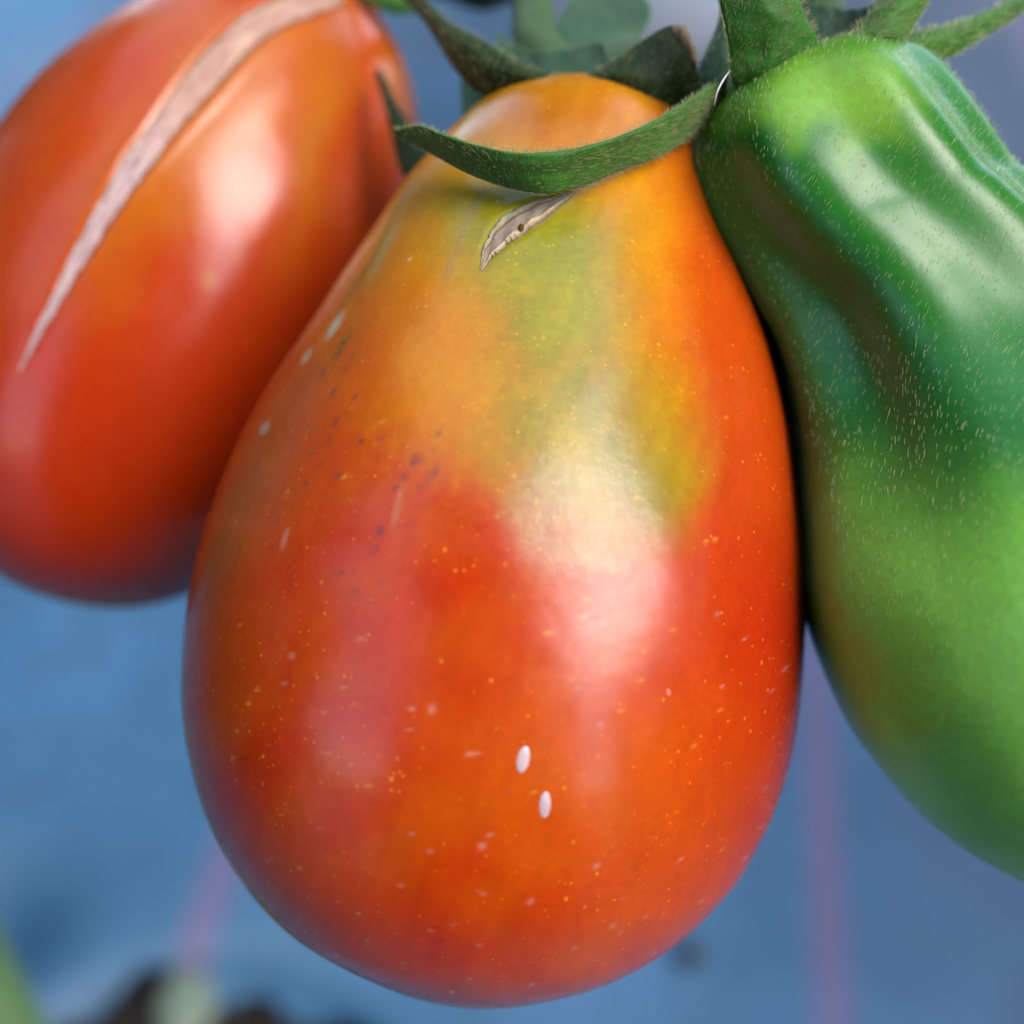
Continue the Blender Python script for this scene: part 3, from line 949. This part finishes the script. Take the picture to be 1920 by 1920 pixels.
# centre tomato: long sepal curling across the shoulder
sepal('sepal', [(741, 246, .0640), (790, 246, .0628), (850, 272, .0612), (950, 296, .0596), (1050, 294, .0592), (1150, 270, .0600), (1230, 232, .0612), (1300, 190, .0630), (1352, 158, .0645)],
      [(743, 254, .0640), (795, 282, .0626), (865, 320, .0608), (940, 349, .0594), (1010, 363, .0588), (1080, 354, .0592), (1160, 322, .0602), (1245, 290, .0618), (1310, 245, .0640), (1356, 205, .0655)],
      cen, M_SEPAL, bulge=0.0018, n=120, m=21, n_hair=2600, label='long narrow sepal curling across the front of the shoulder', seed=1, skew=0.42)
# big dark sepal behind, arching up to a browned tip
sepal('sepal', [(690, -95, .0790), (775, -20, .0745), (838, 35, .0715), (905, 75, .0690), (962, 115, .0672), (1025, 138, .0665), (1090, 138, .0663), (1150, 112, .0662), (1205, 75, .0660), (1255, 49, .0658), (1285, 55, .0660)],
      [(670, -80, .0800), (740, -20, .0765), (789, 36, .0735), (822, 82, .0720), (856, 135, .0706), (905, 178, .0692), (985, 180, .0675), (1070, 176, .0668), (1150, 196, .0665), (1225, 222, .0664), (1310, 180, .0668)],
      cen, M_SEPAL_DARK, bulge=0.0012, n=120, m=21, n_hair=1500, label='broad dark sepal arching up behind the shoulder to a browned tip', seed=2, ruffle=0.00015)
# browned tip of it
sepal('sepal_tip', [(1262, 47, .0655), (1285, 48, .0652), (1297, 75, .0652), (1310, 115, .0655)], [(1258, 66, .0655), (1272, 74, .0652), (1280, 92, .0652), (1296, 120, .0655)],
      cen, M_DRY, bulge=0.0003, n=20, m=7, seed=3)
# pale upper face of the leafy sepal behind
sepal('sepal', [(1085, -120, .0800), (1070, -60, .0785), (1074, -20, .0770), (1058, 20, .0750), (1038, 60, .0735), (1018, 95, .0720), (1000, 150, .0700)],
      [(1170, -120, .0800), (1212, -60, .0780), (1208, -10, .0765), (1222, 20, .0755), (1206, 60, .0742), (1188, 100, .0720), (1160, 170, .0700)],
      cen, M_SEPAL_PALE, bulge=-0.0006, n=60, m=15, n_hair=400, label='wide pale-faced sepal rising behind the dark one', seed=4)
sepal('sepal', [(930, 60, .0735), (960, 80, .0725), (1000, 95, .0712), (1060, 90, .0705), (1130, 80, .0700)],
      [(930, 120, .0705), (970, 140, .0700), (1010, 160, .0695), (1080, 160, .0690), (1150, 150, .0690)],
      cen, M_SEPAL_PALE, bulge=-0.0003, n=40, m=11, n_hair=200, label='pale inner face lying under the dark sepal', seed=5)
sepal('sepal', [(703, 132, .0800), (716, 180, .0790), (730, 235, .0780), (742, 290, .0775), (762, 335, .0775), (820, 370, .0780)],
      [(716, 134, .0800), (742, 190, .0790), (766, 228, .0780), (800, 262, .0775), (840, 290, .0775), (880, 300, .0780)],
      cen, M_SEPAL_DARK, bulge=0.0004, n=50, m=11, label='small dark sepal tip poking out behind the fruit edge', seed=6)
sepal('sepal', [(862, 150, .0740), (866, 190, .0738), (868, 240, .0736), (880, 280, .0736)], [(925, 150, .0735), (930, 190, .0735), (930, 235, .0735), (930, 280, .0735)],
      cen, M_SEPAL_PALE, bulge=0.0002, n=30, m=9, label='short blue-green sepal at the edge of the shoulder', seed=7)
tube('pedicel', [(1050, 150, .0720), (1010, 90, .0740), (1000, 20, .0765), (1000, -60, .0800), (1030, -170, .0850)], [.0016, .0014, .0013, .0013, .0015], M_STEM, cen)

# right tomato calyx
sepal('sepal', [(1338, -110, .0600), (1342, -30, .0602), (1360, 50, .0606), (1368, 105, .0612), (1372, 150, .0618), (1385, 178, .0626)],
      [(1470, -110, .0600), (1492, -30, .0602), (1512, 30, .0606), (1532, 80, .0612), (1500, 132, .0618), (1440, 166, .0624)],
      rig, M_SEPAL_BRIGHT, bulge=0.0010, n=80, m=21, n_hair=1300, label='broad bright green sepal standing up in front', seed=11)
sepal('sepal', [(1352, -60, .0660), (1348, 30, .0660), (1330, 80, .0660), (1308, 130, .0662), (1288, 185, .0668), (1270, 230, .0674)],
      [(1385, -60, .0655), (1385, 30, .0655), (1385, 100, .0655), (1380, 160, .0655), (1370, 190, .0658), (1345, 220, .0664)],
      rig, M_SEPAL_PALE, bulge=0.0006, n=60, m=13, n_hair=350, label='blue-green sepal behind the bright one', seed=12)
sepal('sepal', [(1690, -110, .0640), (1655, -20, .0630), (1628, 25, .0624), (1590, 60, .0622), (1535, 88, .0624)],
      [(1800, -110, .0640), (1752, -15, .0630), (1722, 35, .0624), (1690, 82, .0620), (1648, 108, .0624)],
      rig, M_SEPAL, bulge=0.0009, n=80, m=19, n_hair=1000, label='dark green sepal curling up and away from the neck', seed=13)
sepal('sepal', [(1470, -20, .0675), (1505, 0, .0670), (1550, 12, .0665), (1610, 16, .0662), (1660, 0, .0662)],
      [(1500, 110, .0650), (1530, 112, .0646), (1560, 108, .0644), (1600, 96, .0644), (1650, 60, .0650)],
      rig, M_SEPAL_PALE, bulge=-0.0006, n=60, m=17, n_hair=700, label='pale cupped sepal between the two dark ones', seed=14)
sepal('sepal', [(1648, 104, .0630), (1672, 82, .0634), (1705, 60, .0640), (1765, 48, .0650), (1830, 28, .0662), (1890, 0, .0675), (1980, -50, .0700)],
      [(1660, 112, .0632), (1690, 114, .0636), (1725, 114, .0642), (1785, 106, .0652), (1845, 70, .0664), (1905, 34, .0678), (1990, -30, .0700)],
      rig, M_SEPAL, bulge=0.0008, n=80, m=17, n_hair=900, label='long narrow sepal reaching out to the side', seed=15, hair_mat=M_HAIR)
tube('pedicel', [(1560, 110, .0680), (1548, 40, .0690), (1530, -40, .0710), (1490, -140, .0780)], [.0014, .0012, .0012, .0014], M_STEM, rig)
# dried bits at the neck
o = tube('dried_stub', [(1655, 96, .0622), (1668, 108, .0618), (1680, 122, .0616), (1684, 132, .0618)], [.00012, .00030, .00028, .00006], M_DARK, rig, n=20, k=10, wob=0.15)
sepal('dried_petal', [(1700, 122, .0640), (1722, 124, .0642), (1745, 128, .0644), (1768, 134, .0646)], [(1706, 134, .0640), (1724, 144, .0642), (1742, 156, .0643), (1756, 168, .0645)],
      rig, M_DRY, bulge=0.0002, thick=0.0001, n=24, m=9, ruffle=0.0002, seed=16)
# white fibre caught between the sepals
tube('white_fibre', [(1369, 132, .0598), (1356, 150, .0597), (1345, 172, .0597), (1339, 198, .0600)], [.00001, .00005, .00004, .00001], M_HAIR_W, rig, n=24, k=8, wob=0)

# left tomato calyx
sepal('sepal', [(560, -90, .0885), (640, -70, .0865), (700, -35, .0850), (760, -6, .0845), (810, 10, .0850)],
      [(560, -60, .0880), (625, -45, .0860), (680, 0, .0845), (740, 26, .0840), (800, 22, .0850)],
      lef, M_SEPAL, bulge=0.0006, n=50, m=11, seed=21)
tube('pedicel', [(600, -60, .0900), (680, -110, .0900), (780, -150, .0900), (860, -120, .0950)], [.0016, .0014, .0014, .0015], M_STEM, lef)

# the truss stem they all hang from
ts = tube('truss_stem', [(760, -60, .0960), (850, -48, .0960), (930, -35, .0955), (1030, -150, .0860), (1200, -180, .0800), (1500, -150, .0785), (1750, -260, .0780)],
          [.0017, .0019, .0020, .0020, .0020, .0020, .0019], M_STEM_DARK, n=140)
tag(ts, 'dark green truss stem passing above the tomatoes at the top edge', 'stem')

# ------------------------------------------------------------------ things on the cloth, far out of focus
st = tube('plant_stalk', [(-420, 1250, .24), (-200, 1560, .235), (-62, 1800, .23), (40, 1985, .232), (150, 2200, .25), (300, 2300, .31)],
          [.0062, .0064, .0066, .0068, .0072, .0080], M_STALK, n=80, k=28)
tag(st, 'pale green plant stalk rising beside the planting hole, low in the corner', 'stalk')


def lump(name, centre, rx, ry, rz, mat, seed, label, cat, group=None, amp=0.18):
    n, k = 18, 26
    V = []
    for i in range(n + 1):
        ph = math.pi * i / n
        for j in range(k):
            t = 2 * math.pi * j / k
            d = np.array([math.sin(ph) * math.cos(t), math.sin(ph) * math.sin(t), math.cos(ph)])
            V.append(d)
    V = np.array(V)
    r = 1 + amp * wav(V[:, 0], V[:, 1], V[:, 2], seed=seed, octaves=3, scale=0.35)
    V = V * r[:, None] * np.array([rx, ry, rz]) + np.array(centre)
    o = mesh_obj(name, V, grid_faces(n + 1, k, wrap=True), mat)
    return tag(o, label, cat, group)


g = ground_hit(345, 1897, 0.006)
M_PALE = plant_material('pale_leaf_scrap', (0.12, 0.16, 0.11), (0.17, 0.21, 0.15), sheen=0, scale=200)
lump('leaf_scrap', g, 0.0085, 0.011, 0.004, M_PALE, 4, 'small pale green leaf scrap on the rim of the dark planting hole', 'leaf scrap')
M_STONE = plant_material('pale_stone', (0.13, 0.145, 0.165), (0.17, 0.19, 0.21), sheen=0, scale=60)
g = ground_hit(1215, 40, 0.02)
lump('pale_stone', g, 0.085, 0.06, 0.035, M_STONE, 8, 'large whitish stone behind the sepals, far out of focus', 'stone')
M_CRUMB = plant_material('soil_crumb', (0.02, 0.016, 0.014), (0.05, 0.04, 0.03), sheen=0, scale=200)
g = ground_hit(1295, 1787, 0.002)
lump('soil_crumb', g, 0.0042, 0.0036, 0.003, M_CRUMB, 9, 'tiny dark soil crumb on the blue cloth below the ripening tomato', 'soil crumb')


# ------------------------------------------------------------------ plants added out of view to block sky and shape the skins' highlights
M_LEAF = plant_material('blocker_leaf', (0.018, 0.05, 0.010), (0.04, 0.10, 0.02), sheen=0.1, scale=30)


def leafy_blocker(base, height, spread, n_leaf, size, seed, label, low=0.03):
    r = np.random.default_rng(seed)
    t = empty('sky_blocker_plant', base, label, 'plant', 'added plants that block sky reflections')
    base = np.array(base, float)
    # stem
    n, k = 24, 10
    V = []
    for i in range(n):
        z = height * i / (n - 1)
        c = base + np.array([0.03 * math.sin(z * 6 + seed), 0.03 * math.cos(z * 5), z])
        rr = 0.008 * (1 - 0.6 * i / n)
        for j in range(k):
            a = 2 * math.pi * j / k
            V.append(c + rr * np.array([math.cos(a), math.sin(a), 0]))
    mesh_obj('stem', V, grid_faces(n, k, wrap=True), M_STEM, t)
    # leaflets: pointed, toothed, folded along the midrib
    prof = np.array([(0, 0), (0.12, 0.22), (0.3, 0.40), (0.42, 0.30), (0.55, 0.36), (0.7, 0.20), (0.8, 0.2), (1, 0)])
    V = []; F = []
    for q in range(n_leaf):
        h = height * r.uniform(low, 1.0)
        a = r.uniform(0, 2 * math.pi); rad = spread * math.sqrt(r.uniform(0, 1)) * (1.05 - 0.25 * h / height)
        c = base + np.array([math.cos(a) * rad, math.sin(a) * rad, h])
        d = np.array([math.cos(a), math.sin(a), r.uniform(-0.7, 0.2)]) + r.normal(size=3) * 0.4; d /= np.linalg.norm(d)
        up = np.array([0, 0, 1.0]) + r.normal(size=3) * 0.5
        sd = np.cross(d, up); sd /= np.linalg.norm(sd); up = np.cross(sd, d)
        L = size * r.uniform(0.6, 1.2)
        o = len(V)
        for (x, w) in prof:
            mid = c + d * L * x - up * L * 0.25 * x * x
            V.append(mid); V.append(mid + sd * L * w + up * L * 0.10 * w); V.append(mid - sd * L * w + up * L * 0.10 * w)
        for i in range(len(prof) - 1):
            b = o + 3 * i
            F.append((b, b + 3, b + 4, b + 1)); F.append((b, b + 2, b + 5, b + 3))
    fo = mesh_obj('foliage', V, F, M_LEAF, t)
    fo['kind'] = 'stuff'


def around(az, dist, z=0.0):
    a = math.radians(az)
    return (math.sin(a) * dist, math.cos(a) * dist + 0.05, z)


leafy_blocker(around(165, 0.62), 1.55, 0.14, 1000, 0.085, 1, 'added tall leafy plant blocking sky behind the lens, on its right-hand side')
leafy_blocker(around(184, 0.60), 1.60, 0.15, 1000, 0.085, 2, 'added tallest leafy plant, blocking sky straight behind the lens')
leafy_blocker(around(200, 0.66), 1.50, 0.11, 800, 0.085, 5, 'added tall leafy plant blocking sky behind the lens, on its left-hand side')
leafy_blocker(around(68, 0.75), 1.30, 0.22, 1100, 0.09, 3, 'added leafy plant blocking sky out to the right of the truss')
leafy_blocker(around(-83, 0.75), 1.30, 0.15, 1000, 0.09, 4, 'added leafy plant blocking sky out to the left of the truss')
leafy_blocker(around(14, 1.45), 2.40, 0.26, 1900, 0.11, 6, 'added leafy plant blocking sky beyond the stone, past the top of the picture')
leafy_blocker(around(-7, 1.50), 2.40, 0.25, 1900, 0.11, 8, 'second added leafy plant blocking sky past the top of the picture, over the ripening fruit')
leafy_blocker(around(124, 1.0), 0.66, 0.28, 700, 0.10, 7, 'added low bushy plant blocking sky behind and right of the lens')
leafy_blocker(around(97, 0.8), 1.40, 0.125, 1000, 0.09, 9, 'added tall narrow plant blocking sun and sky straight out to the right of the lens')
leafy_blocker(around(-108, 0.8), 0.70, 0.13, 600, 0.09, 10, 'added low bushy plant blocking sky straight out to the left of the lens')
leafy_blocker(around(217, 0.66), 1.60, 0.13, 500, 0.085, 11, 'added bare-legged plant with a leafy top blocking sky, behind and left of the lens', low=0.72)
leafy_blocker(around(-57, 0.95), 1.20, 0.20, 800, 0.09, 12, 'added shorter leafy plant blocking sky ahead of the camera position, far out to the left')
leafy_blocker(around(-37, 1.30), 1.22, 0.20, 800, 0.10, 13, 'added leafy plant blocking sky past the upper left of the picture')
